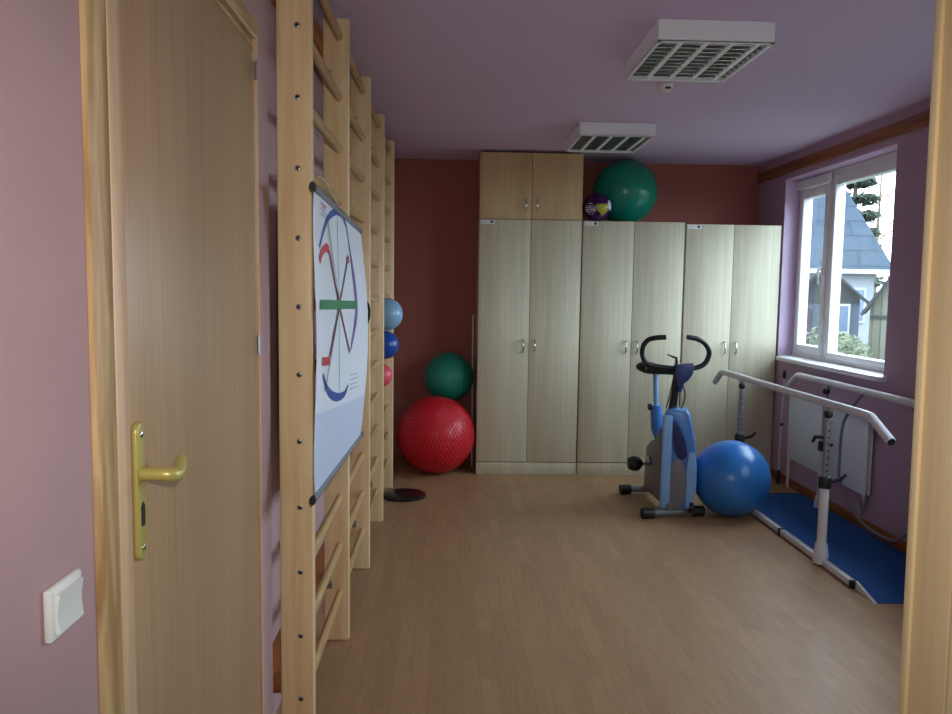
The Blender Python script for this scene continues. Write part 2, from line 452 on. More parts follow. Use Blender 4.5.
# ---------------------------------------------------------------- wall bars
wb = thing('wall_bars', (-.45, 3.94, 0), 'long birch wall bars with many horizontal rungs along the left pink wall', 'wall bars')
UY = [2.283 + .8206 * i for i in range(5)]; UW = .036
for i, y in enumerate(UY):
    u = obj('upright', MB().box(-.503, -.402, y, y + UW, 0, 2.498, .006, 3), 'birch', wb)
    if i == 0:
        for k in range(11):
            z = .2 * (k + 1) - (.0 if k else 0)
            bt = MB().mat(0).lathe([(.0085, 0), (.0085, -.0015), (.006, -.003)], (-.442, y, z), 16, 'Y')
            bt.mat(1).lathe([(.0045, -.003), (.0045, -.0035)], (-.442, y, z), 8, 'Y')
            obj('bolt', bt, ['steel', 'dark'], u)
for i in range(4):
    for k in range(12):
        z = .2 * (k + 1) if k < 11 else 2.43
        ya, yb = UY[i] + UW - .004, UY[i + 1] + .004
        obj('rung', MB().tube([(-.440, ya, z), (-.440, yb, z)], 1.0, 14, True, 0, .0145, .0195), 'rung', wb)
for z0, z1 in ((.205, .268), (2.362, 2.445)):
    obj('mounting_batten', MB().box(XREC, -.503, 2.305, UY[4] + UW, z0, z1, .003), 'batten', wb)
for i in range(1, 5):
    for z in (.240, 2.285):
        b = MB().box(-.515, -.470, UY[i] - .004, UY[i] + .002, z - .018, z + .018, .002)
        b.lathe([(.009, 0), (.009, -.006)], (-.478, UY[i] - .003, z), 12, 'Y')
        obj('bracket', b, 'steel', wb)

# ---------------------------------------------------------------- wall chart hanging on the bars
ch = thing('wall_chart', (-.385, 2.77, .80), 'white roll-up chart with a coloured circle diagram hung over the wall bars', 'chart')
PX = -.383
def chart_pt(y, z, off=0.0):
    """the sheet: flat at both rails, belly in between, near edge curling back"""
    zt = 1.735 - .034 * (y - 2.19) / 1.11; zb = .852 - .04 * (y - 2.17) / 1.25
    v = min(max((z - zb) / (zt - zb), 0), 1)
    w = math.sin(PI * v)
    u = (y - 2.25) / 1.08
    x = PX + .026 * w * max(u, 0) ** 1.6 - .018 * w * max(0, 1 - u / .12) ** 2
    return Vector((x + off, y + .05 * w * max(0, u) ** 3, z))
sheet = MB()
NY, NZ = 48, 40
def zt_(y): return 1.735 - .034 * (y - 2.19) / 1.11
def zb_(y): return .852 - .04 * (y - 2.17) / 1.25
NB = 12
def zsplit(y): return 1.078 - .05 * (y - 2.3) / .6
gv = []
for iy in range(NY + 1):
    row = []
    for iz in range(NZ + 1):
        y = 2.205 + 1.14 * iy / NY
        zs = zsplit(y)
        z = zb_(y) + (zs - zb_(y)) * iz / NB if iz <= NB else zs + (zt_(y) - zs) * (iz - NB) / (NZ - NB)
        v = (z - zb_(y)) / (zt_(y) - zb_(y))
        row.append((y + .085 * math.sin(PI * v) * (1 - iy / NY) ** 3, z))
    gv.append(row)
fr = [[sheet.bm.verts.new(chart_pt(*gv[a][b])) for b in range(NZ + 1)] for a in range(NY + 1)]
for a in range(NY):
    for b in range(NZ):
        f = sheet.bm.faces.new((fr[a][b], fr[a + 1][b], fr[a + 1][b + 1], fr[a][b + 1]))
        f.material_index = 1 if b < NB else 0
def band(pts, w, mi, sub=8, off=.0012, w2=None):
    """printed stroke lying on the sheet"""
    P = [Vector((2.64 + (a - 2.66) * .93, b)) for a, b in pts]; Q = []
    if len(P) == 2 or sub == 0:
        for i in range(len(P) - 1):
            for k in range(6): Q.append(P[i].lerp(P[i + 1], k / 6))
        Q.append(P[-1])
    else:
        for i in range(len(P) - 1):
            p0 = P[max(i - 1, 0)]; p1 = P[i]; p2 = P[i + 1]; p3 = P[min(i + 2, len(P) - 1)]
            for k in range(sub):
                t = k / sub
                Q.append(.5 * ((2 * p1) + (p2 - p0) * t + (2 * p0 - 5 * p1 + 4 * p2 - p3) * t * t + (3 * p1 - p0 - 3 * p2 + p3) * t ** 3))
        Q.append(P[-1])
    prev = None
    for i, q in enumerate(Q):
        dd = (Q[min(i + 1, len(Q) - 1)] - Q[max(i - 1, 0)]).normalized(); n = Vector((-dd.y, dd.x))
        ww = w if w2 is None else w + (w2 - w) * math.sin(PI * i / (len(Q) - 1))
        a = sheet.bm.verts.new(chart_pt(q.x + n.x * ww / 2, q.y + n.y * ww / 2, off)); b = sheet.bm.verts.new(chart_pt(q.x - n.x * ww / 2, q.y - n.y * ww / 2, off))
        if prev:
            f = sheet.bm.faces.new((prev[0], prev[1], b, a)); f.material_index = mi
        prev = (a, b)
band([(2.664, 1.703), (2.682, 1.099)], .006, 6, off=.0010)
band([(2.299, 1.576), (2.354, 1.624), (2.449, 1.671), (2.574, 1.701), (2.688, 1.714), (2.812, 1.710), (2.892, 1.685), (2.934, 1.648)], .011, 2, off=.0016, w2=.024)
band([(2.934, 1.648), (3.007, 1.557), (3.068, 1.469), (3.1, 1.378), (3.037, 1.301), (2.933, 1.223)], .010, 3, off=.0016, w2=.055)
band([(2.304, 1.535), (2.334, 1.563), (2.409, 1.58), (2.467, 1.573)], .026, 4, off=.0020)
band([(2.467, 1.573), (2.673, 1.399), (2.918, 1.216)], .014, 5, 0, .0024)
band([(2.467, 1.565), (2.673, 1.392), (2.90, 1.222)], .005, 4, 0, .0030)
band([(2.919, 1.576), (2.673, 1.399), (2.462, 1.238)], .014, 5, 0, .0027)
band([(2.935, 1.560), (2.875, 1.560)], .022, 4, off=.0030)
band([(2.673, 1.392), (2.475, 1.238)], .005, 4, 0, .0032)
band([(2.336, 1.235), (2.462, 1.225)], .026, 4, off=.0034)
band([(2.422, 1.678), (2.673, 1.399)], .009, 7, off=.0036)
band([(2.673, 1.399), (2.503, 1.25), (2.363, 1.141)], .007, 7, 0, .0038)
band([(2.313, 1.407), (3.085, 1.392)], .030, 6, off=.0042)
band([(2.934, 1.648), (3.01, 1.53)], .006, 8, off=.0014)
band([(2.345, 1.195), (2.382, 1.161), (2.46, 1.125), (2.566, 1.098), (2.681, 1.082), (2.808, 1.078), (2.89, 1.098)], .012, 2, off=.0020, w2=.030)
for i in range(5):
    z = 1.712 - .008 * i
    band([(2.31 + .03 * (i % 2), z - .005), (2.43 - .02 * (i % 3), z - .009)], .004, 4 if i < 2 else 8, off=.0012)
for i in range(4): band([(2.94, 1.13 - .018 * i), (3.13 + .02 * (i % 2), 1.116 - .018 * i)], .004, 8, off=.0012)
so = obj('sheet', sheet, ['paper', 'paper2', 'p_blue', 'p_purple', 'p_red', 'p_brown', 'p_green', 'p_black', 'p_grey'], ch)
def rail(p0, p1, nm):
    r_ = obj(nm, MB().tube([p0, p1], 1, 12, True, 0, .008, .013), 'rail_grey', ch)
    dv = (Vector(p1) - Vector(p0)).normalized()
    for q, sgn in ((p0, -1), (p1, 1)):
        obj('end_cap', MB().tube([Vector(q) - dv * sgn * .004, Vector(q) + dv * sgn * .012], 1, 12, True, 0, .009, .0135), 'black', r_)
rail((PX - .002, 2.205, 1.738), (PX - .002, 3.325, 1.699), 'top_rail')
rail((PX - .002, 2.185, .850), (PX - .002, 3.400, .808), 'bottom_rail')
obj('hanging_cord', MB().tube([(PX, 2.74, 1.725), (PX - .02, 2.70, 1.77), (-.43, 2.64, 1.823), (-.455, 2.62, 1.818)], .0025, 6, True, 5), 'cord', ch)

# black loop hanging beside the chart
lo = obj('cord_loop', MB().tube([(-.442, 3.655, 1.424), (-.415, 3.67, 1.421), (-.39, 3.70, 1.385), (-.383, 3.71, 1.345), (-.388, 3.68, 1.295), (-.41, 3.64, 1.285), (-.428, 3.635, 1.34), (-.456, 3.645, 1.41), (-.442, 3.655, 1.424)], .006, 8, True, 5), 'black', loc=(-.40, 3.66, 1.28))
tag(lo, 'black cord loop hung on a rung just beyond the chart', 'cord')

# ---------------------------------------------------------------- balls held between the rungs
G = 'small balls wedged between rungs of the wall bars'
def ball(name, c, r, mat, label, grp=None, **kw):
    o = obj(name, MB().sphere(c, r, **kw), mat, loc=(c[0], c[1], c[2] - r))
    return tag(o, label, 'ball', grp)
ball('exercise_ball', (-.407, 5.02, 1.292), .105, 'silverball', 'pale silver-blue ball, topmost of three wedged in the wall bars', G)
ball('exercise_ball', (-.418, 5.02, 1.092), .092, 'blueball', 'dark royal blue ball wedged in the wall bars between the pale and pink balls', G)
ball('exercise_ball', (-.440, 5.02, .893), .074, 'pinkball', 'small pink ball, lowest of three wedged in the wall bars', G)
# black round base on the floor
bd = obj('floor_disc', MB().lathe([(.150, 0), (.156, .004), (.156, .014), (.148, .020), (.06, .024), (.02, .026)], (-.305, 5.345, 0), 56), 'blackgloss', loc=(-.305, 5.345, 0))
tag(bd, 'flat round black disc lying on the floor at the end of the wall bars', 'disc')

# ---------------------------------------------------------------- big balls in the corner
ball('exercise_ball', (-.095, 6.06, .306), .306, 'redball', 'large red knobbly exercise ball on the floor in the back left corner', 'big exercise balls', tilt=Matrix.Rotation(.5, 3, 'X') @ Matrix.Rotation(.35, 3, 'Y'), nu=96, nv=64)
ball('exercise_ball', (.002, 6.305, .742), .202, 'greenball', 'green knobbly exercise ball resting on top of the large red ball', 'big exercise balls', tilt=Matrix.Rotation(1.1, 3, 'X') @ Matrix.Rotation(-.3, 3, 'Y'), nu=96, nv=64)

# ---------------------------------------------------------------- cabinets
CF, CD = 6.012, .48
def bow_handle(x, y, z, h, parent):
    pts = [(x, y + .004, z - h / 2), (x, y - .012, z - h / 2 + .006), (x, y - .026, z - h * .28), (x, y - .031, z), (x, y - .026, z + h * .28), (x, y - .012, z + h / 2 - .006), (x, y + .004, z + h / 2)]
    return obj('handle', MB().tube(pts, 1, 8, True, 4, .0065, .0045), 'chrome', parent)
def cabinet(x0, w, z0, h, plinth, mat, label, grp, hz, hh, name='tall_cabinet', sticker=True, skew=0):
    c = thing(name, (x0 + w / 2, CF + CD / 2, z0), label, 'cabinet', grp)
    t = .018
    m = MB()
    m.box(x0, x0 + t, CF + .019, CF + CD, z0, z0 + h); m.box(x0 + w - t, x0 + w, CF + .019, CF + CD, z0, z0 + h)
    m.box(x0 + t, x0 + w - t, CF + .019, CF + CD, z0 + h - t, z0 + h); m.box(x0 + t, x0 + w - t, CF + .019, CF + CD, z0 + plinth, z0 + plinth + t)
    m.box(x0 + t, x0 + w - t, CF + CD - .006, CF + CD, z0 + plinth, z0 + h)
    obj('body', m, mat, c)
    if plinth: obj('plinth', MB().box(x0, x0 + w, CF + .002, CF + .0185, z0, z0 + plinth - .004, .0015), mat, c)
    mid = x0 + w * .503
    for (a, b, hx) in ((x0 + .002, mid - .0018, mid - .045), (mid + .0018, x0 + w - .002, mid + .043)):
        dr = obj('door', MB().box(a, b, CF, CF + .018, z0 + plinth + .002, z0 + h - .002, .0015), mat, c)
        bow_handle(hx, CF, hz, hh, dr)
    if sticker:
        lb = MB().mat(0).box(x0 + .012, x0 + .118, CF - .0012, CF, z0 + h - .038, z0 + h - .008)
        lb.mat(1).lathe([(.011, 0), (.011, -.0008)], (x0 + .095, CF - .0012, z0 + h - .022), 12, 'Y')
        lb.mat(2)
        for q in range(2): lb.box(x0 + .02, x0 + .066 - .012 * q, CF - .0016, CF - .0012, z0 + h - .019 - .010 * q, z0 + h - .016 - .010 * q)
        obj('sticker', lb, ['white', 'bikenavy', 'p_grey'], c)
    return c
GC = 'tall two-door wooden cabinets along the back wall'
X1, W1 = .223, .797; X2, W2_ = 1.028, .80; X3, W3 = 1.838, .752
cabinet(X1, W1, 0, 2.003, .10, 'cab', 'left tall pale wood cabinet under the small top box, beside the red ball', GC, 1.025, .105)
cabinet(X2, W2_, 0, 2.003, .10, 'cab', 'middle tall pale wood cabinet, with the purple and green balls on top', GC, 1.025, .105)
cabinet(X3, W3, 0, 1.992, .10, 'cab', 'right tall pale wood cabinet next to the window wall', GC, 1.025, .105)
cabinet(X1, W1, 2.005, .506, 0, 'cabtop', 'short warm-toned wood cupboard with two doors stacked on the left tall cabinet', None, 2.115, .10, 'top_cupboard', False)

# thin white rod behind the red ball
rd = obj('thin_rod', MB().tube([(.198, 6.30, .0), (.192, 6.30, 1.25)], .006, 8), 'upvc', loc=(.2, 6.3, 0))
tag(rd, 'thin white rod standing upright between red ball and left cabinet', 'rod')

# ---------------------------------------------------------------- balls on the cabinets
ball('exercise_ball', (1.403, 6.258, 2.259), .256, 'greensmooth', 'large smooth green exercise ball on top of the middle cabinet', 'big exercise balls')
dir_lime = Vector((.15, -.97, -.18)).normalized(); dir_white = Vector((.86, -.48, .12)).normalized(); dir_txt = Vector((-.62, -.74, -.22)).normalized()
def pick(n):
    if n.dot(dir_white) > .93: return 2
    u = n.x * .97 + n.y * .15; 
    if n.y < -.25 and -.32 < u < .60 and n.z < .16 and n.z > -.30 - (.42 - abs(u - .12)) * .9 + .0: return 1
    if n.dot(dir_txt) > .90 and (int((n.z + 2) * 14) % 2 == 0) and (int((n.x + 2) * 26) % 3): return 2
    if abs(n.z + .05 - n.x * .1) < .02 and n.x > .5: return 1
    return 0
pb = obj('play_ball', MB().sphere((1.140, 6.055, 2.112), .109, 96, 64, picker=pick), ['bpurple', 'blime', 'bwhite'], loc=(1.140, 6.055, 2.003))
tag(pb, 'small purple ball with lime and white patches on top of the middle cabinet', 'ball')

# big blue ball by the bike
ball('exercise_ball', (1.862, 4.92, .248), .248, 'bigblue', 'big smooth blue exercise ball on the floor between bike and blue ramp', 'big exercise balls')

# ---------------------------------------------------------------- ceiling lights
def ceiling_light(x0, x1, y0, y1, label):
    c = thing('ceiling_light', ((x0 + x1) / 2, (y0 + y1) / 2, HC - .085), label, 'ceiling light', 'square louvred ceiling lights')
    zb, zt = HC - .085, HC - .002; t = .006
    m = MB()
    m.box(x0, x1, y0, y0 + t, zb, zt); m.box(x0, x1, y1 - t, y1, zb, zt); m.box(x0, x0 + t, y0 + t, y1 - t, zb, zt); m.box(x1 - t, x1, y0 + t, y1 - t, zb, zt)
    m.box(x0 + t, x1 - t, y0 + t, y1 - t, zt - .004, zt)
    for (a, b, e, f) in ((x0, x1, y0, y0 + .014), (x0, x1, y1 - .014, y1), (x0, x0 + .014, y0, y1), (x1 - .014, x1, y0, y1)):
        m.box(a, b, e, f, zb - .002, zb + .004)
    obj('housing', m, 'lampwhite', c)
    w = x1 - x0; n = 4
    lv = MB()
    for k in range(n):
        xc = x0 + w * (.22 + .223 * k)
        lv.prism([(xc - .010, zb + .004), (xc + .010, zb + .004), (xc + .003, zb + .045), (xc - .003, zb + .045)], 'Y', y0 + .012, y1 - .012)
    obj('long_louvre', lv, 'lampwhite', c)
    lv = MB(); ny = 11
    for k in range(1, ny):
        yc_ = y0 + (y1 - y0) * k / ny
        lv.prism([(yc_ - .004, zb + .006), (yc_ + .004, zb + .006), (yc_ + .001, zb + .036), (yc_ - .001, zb + .036)], 'X', x0 + .012, x1 - .012)
    obj('cross_louvre', lv, 'lampmirror', c)
    for k in range(4):
        xc = x0 + w * (.11 + .223 * k)
        obj('tube', MB().tube([(xc, y0 + .02, zb + .062), (xc, y1 - .02, zb + .062)], .008, 10), 'tube', c)
    return c
ceiling_light(.81, 1.274, 3.108, 3.68, 'nearer square white louvred light on the ceiling, beside the motion detector')
ceiling_light(.815, 1.300, 4.98, 5.565, 'farther square white louvred light on the ceiling above the cabinets')
md = thing('motion_detector', (1.11, 4.06, HC), 'small white motion detector on the ceiling just behind the nearer lamp', 'detector')
obj('housing', MB().lathe([(.034, 0), (.034, -.012), (.028, -.026), (.022, -.036), (.010, -.040)], (1.11, 4.06, HC), 28), 'white', md)
obj('lens', MB().box(1.094, 1.124, 4.028, 4.036, HC - .030, HC - .018, .003), 'blackgloss', md)

# ---------------------------------------------------------------- windows
def window(name, y0):
    w = struct_empty(name, (XR + .15, y0 + .735, WZ0))
    y1 = y0 + WY1 - WY0; xa, xb = XR + .115, XR + .185
    f = MB(); e = .055
    zf0, zf1 = .975, 2.339
    f.box(xa, xb, y0 + .006, y0 + .006 + e, zf0, zf1, .004); f.box(xa, xb, y1 - .006 - e, y1 - .006, zf0, zf1, .004)
    f.box(xa, xb, y0 + .006 + e, y1 - .006 - e, zf0, zf0 + .045, .004); f.box(xa, xb, y0 + .006 + e, y1 - .006 - e, zf1 - .05, zf1, .004)
    ym = y1 - .525
    f.box(xa, xb, ym - .035, ym + .035, zf0 + .045, zf1 - .05, .004)
    fo = obj('window_frame', f, 'upvc', w)
    # opening sash, left in view: y from ym+.03 to the far jamb
    s = MB(); a, b = ym + .028, y1 - .055; z0, z1 = zf0 + .038, zf1 - .045; k = .050
    xs0, xs1 = xa - .014, xb - .01
    s.box(xs0, xs1, a, a + k, z0, z1, .006); s.box(xs0, xs1, b - k, b, z0, z1, .006); s.box(xs0, xs1, a + k, b - k, z0, z0 + k + .01, .006); s.box(xs0, xs1, a + k, b - k, z1 - .112, z1, .006)
    so_ = obj('sash', s, 'upvc', w)
    obj('pane', MB().box(xs0 + .026, xs0 + .030, a + k - .005, b - k + .005, z0 + k, z1 - .108), 'glass', so_)
    h = MB().box(xs0 - .012, xs0, a + .010, a + .036, 1.585, 1.655, .004)
    h.tube([(xs0 - .012, a + .023, 1.64), (xs0 - .034, a + .023, 1.64), (xs0 - .038, a + .023, 1.62), (xs0 - .036, a + .026, 1.53)], .0085, 10)
    obj('window_handle', h, 'upvc', so_)
    # fixed wide light
    s = MB(); a, b = y0 + .05, ym - .028; k = .045
    s.box(xs0, xs1, a, a + k, z0 - .012, z1, .006); s.box(xs0, xs1, b - k, b, z0 - .012, z1, .006); s.box(xs0, xs1, a + k, b - k, z0 - .012, z0 + k - .012, .006); s.box(xs0, xs1, a + k, b - k, z1 - .068, z1, .006)
    so2 = obj('sash', s, 'upvc', w)
    obj('pane', MB().box(xs0 + .026, xs0 + .030, a + k - .005, b - k + .005, z0 + k - .02, z1 - .064), 'glass', so2)
    # roller blind cassette above the glass
    obj('blind_cassette', MB().box(xa - .035, xa - .012, ym - .01, y1 - .012, zf1 - .085, zf1 - .015, .008), 'upvc', w)
    sl = MB().box(XR - .001, XR + .117, y0 + .008, y1 - .008, WZ0 - .003, WZ0 + .027)
    sl.box(XR - .065, XR - .0005, y0 - .045, y1 - .12, WZ0 - .003, WZ0 + .027, .006)
    obj('window_sill', sl, 'upvc', w)
window('window_1', WY0)
window('unseen_window_2', W2)  # unseen behind the partition, added to bring in extra daylight

# ---------------------------------------------------------------- radiator
ra = thing('radiator', (2.56, 5.04, .0), 'white panel radiator on the wall under the window', 'radiator')
m = MB().box(2.545, 2.555, 4.54, 5.63, .235, .725, .004); m.box(2.572, 2.582, 4.54, 5.63, .235, .725, .004)
obj('panel', m, 'radiator', ra)
obj('grille', MB().box(2.555, 2.572, 4.545, 5.625, .718, .728, .002), 'radiator', ra)
for y in (4.75, 5.35): obj('bracket', MB().box(2.582, 2.594, y - .015, y + .015, .30, .68), 'steel', ra)
v = MB().tube([(2.565, 4.58, .235), (2.565, 4.58, .17), (2.565, 4.58, .10)], [.012, .014, .010], 10)
obj('valve', v.lathe([(.020, .0), (.022, .03), (.017, .055)], (2.565, 4.58, .17), 14), 'steel', ra)
obj('pipe', MB().tube([(2.580, 5.67, .0), (2.580, 5.67, .40), (2.570, 5.65, .44), (2.565, 5.62, .47)], .010, 10), 'white', ra)

# ---------------------------------------------------------------- parallel bars with ramp platform
pbx = thing('parallel_bars', (2.28, 4.5, 0), 'white rehabilitation parallel bars over a blue carpeted ramp under the window', 'parallel bars')
PL, PR = 2.035, 2.52
plat = MB()
plat.prism([(3.655, .0), (5.31, .0), (5.31, .038), (3.655, .038)], 'X', PL + .01, PR)
plat.prism([(3.48, 0), (3.655, 0), (3.655, .038)], 'X', PL + .01, PR)
plat.prism([(5.31, 0), (5.47, 0), (5.31, .038)], 'X', PL + .01, PR)
obj('platform', plat, 'railw', pbx)
cp = MB()
cp.prism([(3.478, .001), (3.655, .0385), (5.31, .0385), (5.472, .001), (5.472, .005), (5.31, .043), (3.655, .043), (3.478, .005)], 'X', PL + .012, PR)
obj('carpet', cp, 'carpet', pbx)
for (a, b) in ((3.665, 3.985), (4.015, 4.50), (4.515, 5.16)):
    obj('frame_tube', MB().box(PL - .022, PL + .010, a, b, .006, .038, .005), 'railw', pbx)
obj('ramp_wedge', MB().prism([(3.48, 0), (3.66, 0), (3.66, .043)], 'X', PL - .004, PL + .010), 'railw', pbx)
for y in (3.665, 3.99, 4.505):
    obj('end_cap', MB().box(PL - .027, PL + .006, y - .012, y + .012, .0, .043, .004), 'black', pbx)
for (px, py, side) in ((PL - .012, 4.0, -1), (PL - .012, 5.22, -1), (PR - .030, 3.78, 1), (PR - .030, 4.97, 1)):
    po = obj('post', MB().tube([(px, py, .02), (px, py, .445)], .0245, 18), 'railw', pbx)
    obj('post_socket', MB().lathe([(.040, 0), (.040, .03), (.031, .105), (.028, .11)], (px, py, .012), 18), 'railw', po)
    obj('collar', MB().lathe([(.031, 0), (.033, .006), (.033, .055), (.029, .062)], (px, py, .425), 18), 'black', po)
    ir = MB().tube([(px, py, .44), (px, py, .80)], .0165, 14)
    ir.mat(1)
    for k in range(7): ir.lathe([(.0055, 0), (.0055, -.0012)], (px, py - .0158, .52 + .036 * k), 10, 'Y')
    obj('inner_tube', ir, ['steel', 'dark'], po)
    obj('clamp_knob', MB().tube([(px + .02, py, .455), (px + .075, py - .02, .475), (px + .10, py - .03, .505)], [.010, .010, .007], 10), 'black', po)
    sw_ = MB().lathe([(.014, -.02), (.021, -.012), (.023, 0), (.021, .012), (.014, .02)], (px, py, .822), 16)
    obj('swivel_joint', sw_, 'black', po)
    if side < 0 and py < 4.5:
        obj('clamp_knob', MB().tube([(px - .015, py, .70), (px - .05, py + .03, .695), (px - .062, py + .036, .665)], [.009, .012, .008], 10), 'black', po)
    obj('saddle', MB().box(px - .012, px + .012, py - .03, py + .03, .838, .862, .003), 'steel', po)
def handrail(x, y0, y1, z):
    pts = [(x, y0 - .19, z - .088), (x, y0 - .035, z - .012), (x, y0 - .012, z - .002), (x, y0 + .02, z), (x, (y0 + y1) / 2, z), (x, y1 - .02, z), (x, y1 + .012, z - .004), (x, y1 + .035, z - .014), (x, y1 + .16, z - .095)]
    r_ = obj('handrail', MB().tube(pts, .0215, 18), 'railw', pbx)
    obj('end_plug', MB().tube([Vector(pts[0]) - (Vector(pts[1]) - Vector(pts[0])).normalized() * .004, Vector(pts[0]) + (Vector(pts[1]) - Vector(pts[0])).normalized() * .002], .018, 16), 'black', r_)
handrail(PL - .012, 3.60, 5.60, .880)
handrail(PR - .030, 3.40, 5.38, .884)

# hose looping from the far rail
hz = MB().tube([(2.50, 4.46, .905), (2.492, 4.512, .873), (2.485, 4.671, .72), (2.48, 4.721, .61), (2.48, 4.730, .411), (2.48, 4.71, .285), (2.48, 4.563, .166), (2.48, 4.411, .098), (2.48, 4.163, .09), (2.48, 4.015, .15), (2.482, 3.90, .30), (2.488, 3.88, .62), (2.492, 3.949, .80), (2.496, 4.074, .883), (2.50, 4.12, .905)], .009, 8, True, 6)
tag(obj('hose', hz, 'hosegrey', loc=(2.48, 4.4, .09)), 'grey hose looping down from the far white handrail in front of the radiator', 'hose')

# walking stick leaning behind the rails
wsx = thing('walking_stick', (2.55, 5.80, 0), 'thin chrome walking stick leaning between right cabinet and radiator', 'walking stick')
obj('shaft', MB().tube([(2.510, 5.655, .84), (2.522, 5.69, .58), (2.545, 5.755, .10)], .0085, 10), 'silver', wsx)
obj('rubber_tip', MB().tube([(2.545, 5.755, .11), (2.551, 5.768, .0)], [.011, .016], 10), 'black', wsx)
obj('clamp_ring', MB().tube([(2.527, 5.703, .485), (2.528, 5.706, .465)], .012, 10), 'black', wsx)
obj('grip', MB().tube([(2.510, 5.655, .83), (2.507, 5.650, .87), (2.503, 5.64, .885)], .012, 10), 'black', wsx)

# ---------------------------------------------------------------- exercise bike
bk = thing('exercise_bike', (1.46, 5.1, 0), 'blue and grey exercise bike with horned black handlebar before the cabinets', 'exercise bike')
# feet
for (a, b) in (((1.262, 4.83, .035), (1.668, 4.895, .035)), ((1.250, 5.42, .038), (1.620, 5.46, .038))):
    A, B = Vector(a), Vector(b); dv = (B - A).normalized()
    ft = obj('foot_bar', MB().tube([A, B], 1, 14, True, 0, .024, .024), 'bikegrey', bk)
    for q, sg in ((A, 1), (B, -1)):
        obj('foot_cap', MB().tube([q - dv * .006 * sg, q + dv * .07 * sg], 1, 16, True, 0, .034, .035), 'black', ft)
# base beam joining the feet
obj('base_beam', MB().box(1.425, 1.465, 4.84, 5.46, .050, .095, .006), 'bikegrey', bk)
# grey side body
sb = MB().prism([(4.98, .10), (5.36, .07), (5.38, .16), (5.34, .37), (5.24, .43), (5.12, .47), (4.98, .58)], 'X', 1.402, 1.50, .012)
obj('side_cover', sb, 'bikegrey', bk)
# front shroud: rounded arch outline seen from the front
arch = [(1.392, .055), (1.392, .640), (1.400, .672), (1.418, .694), (1.445, .703), (1.500, .703), (1.535, .700), (1.556, .680), (1.575, .600), (1.600, .470), (1.614, .340), (1.616, .240), (1.604, .140), (1.585, .075), (1.560, .048)]
def turn(mb): bmesh.ops.rotate(mb.bm, verts=list(mb.bm.verts), cent=(1.392, 4.90, 0), matrix=Matrix.Rotation(-.30, 3, 'Z')); return mb
obj('shroud', turn(MB().prism(arch, 'Y', 4.895, 5.08, .014)), 'bikeblue', bk)
obj('front_column', turn(MB().box(1.388, 1.452, 4.872, 4.93, .052, .668, .014, 3)), 'bikelight', bk)
hole = [(1.458, .632), (1.476, .632), (1.498, .594), (1.530, .520), (1.548, .450), (1.546, .400), (1.520, .380), (1.494, .392), (1.470, .440), (1.458, .505)]
obj('inset_panel', turn(MB().prism(hole, 'Y', 4.882, 4.90, .004)), 'bikenavy', bk)
fl = MB(); fp = []
for k in range(28):
    a = 2 * PI * k / 28; fp.append((1.492 + .062 * math.cos(a), .222 + .168 * math.sin(a)))
obj('flywheel_cover', turn(fl.prism(fp, 'Y', 4.878, 4.90, .006)), 'bikegrey', bk)
obj('cover_band', turn(MB().prism([(1.552, .060), (1.545, .20), (1.548, .33), (1.560, .43), (1.598, .44), (1.612, .33), (1.614, .22), (1.602, .12), (1.584, .07)], 'Y', 4.88, 4.90, .006)), 'bikelight', bk)
obj('transport_wheel', MB().lathe([(.034, -.014), (.037, -.008), (.037, .008), (.034, .014)], (1.575, 4.835, .075), 20, 'X'), 'black', bk)
# crank and pedals
cr = obj('crank', MB().tube([(1.31, 5.15, .290), (1.405, 5.16, .285)], .011, 10).tube([(1.385, 5.16, .272), (1.385, 5.20, .33)], .014, 10), 'chrome', bk)
pd = MB(); s_ = MB().sphere((1.296, 5.15, .268), .001)
pd.lathe([(.012, -.052), (.040, -.046), (.050, -.02), (.052, .0), (.046, .025), (.024, .045), (.014, .050)], (1.280, 5.15, .290), 20, 'X')
s_.bm.free()
obj('pedal', pd, 'black', cr)
obj('pedal', MB().box(1.60, 1.67, 5.12, 5.20, .33, .36, .008), 'black', cr)
# seat post, sleeve, seat
obj('seat_sleeve', MB().tube([(1.470, 5.30, .435), (1.463, 5.30, .50), (1.455, 5.30, .60), (1.452, 5.30, .672)], [.020, .040, .041, .036], 16), 'bikeblue', bk)
obj('adjust_knob', MB().lathe([(.020, -.012), (.024, 0), (.020, .014)], (1.405, 5.29, .660), 16, 'X'), 'black', bk)
obj('seat_post', MB().tube([(1.452, 5.30, .66), (1.438, 5.30, .905)], .0175, 14), 'bikelight', bk)
st = MB()
st.tube([(1.332, 5.36, .940), (1.352, 5.345, .938), (1.392, 5.32, .932), (1.440, 5.28, .925), (1.50, 5.23, .918), (1.555, 5.19, .912), (1.572, 5.18, .910)], [.035, .062, .080, .070, .045, .032, .014], 18, True, 4, 1.15, .52)
obj('seat', st, 'black', bk)
# mast, console, handlebar, lever
obj('mast', MB().tube([(1.478, 5.00, .69), (1.490, 4.995, .80), (1.497, 4.99, .92)], [.028, .024, .024], 14), 'blackgloss', bk)
obj('cable', MB().tube([(1.53, 4.96, .86), (1.548, 4.96, .78), (1.528, 4.97, .70)], .004, 6, True, 5).tube([(1.466, 4.96, .90), (1.445, 4.95, .80), (1.425, 4.96, .70)], .004, 6, True, 5), 'black', bk)
obj('console', MB().prism([(1.470, .930), (1.478, .990), (1.594, .998), (1.600, .975), (1.590, .925), (1.562, .885), (1.535, .868), (1.522, .815), (1.498, .812), (1.488, .860)], 'Y', 4.945, 5.00, .008), 'bikenavy', bk)
hl = [(1.405, 4.95, 1.168), (1.341, 4.96, 1.163), (1.296, 4.98, 1.146), (1.270, 4.99, 1.107), (1.266, 5.0, 1.061), (1.283, 5.0, 1.009), (1.321, 5.0, .981), (1.394, 5.0, .969), (1.53, 5.0, .955)]
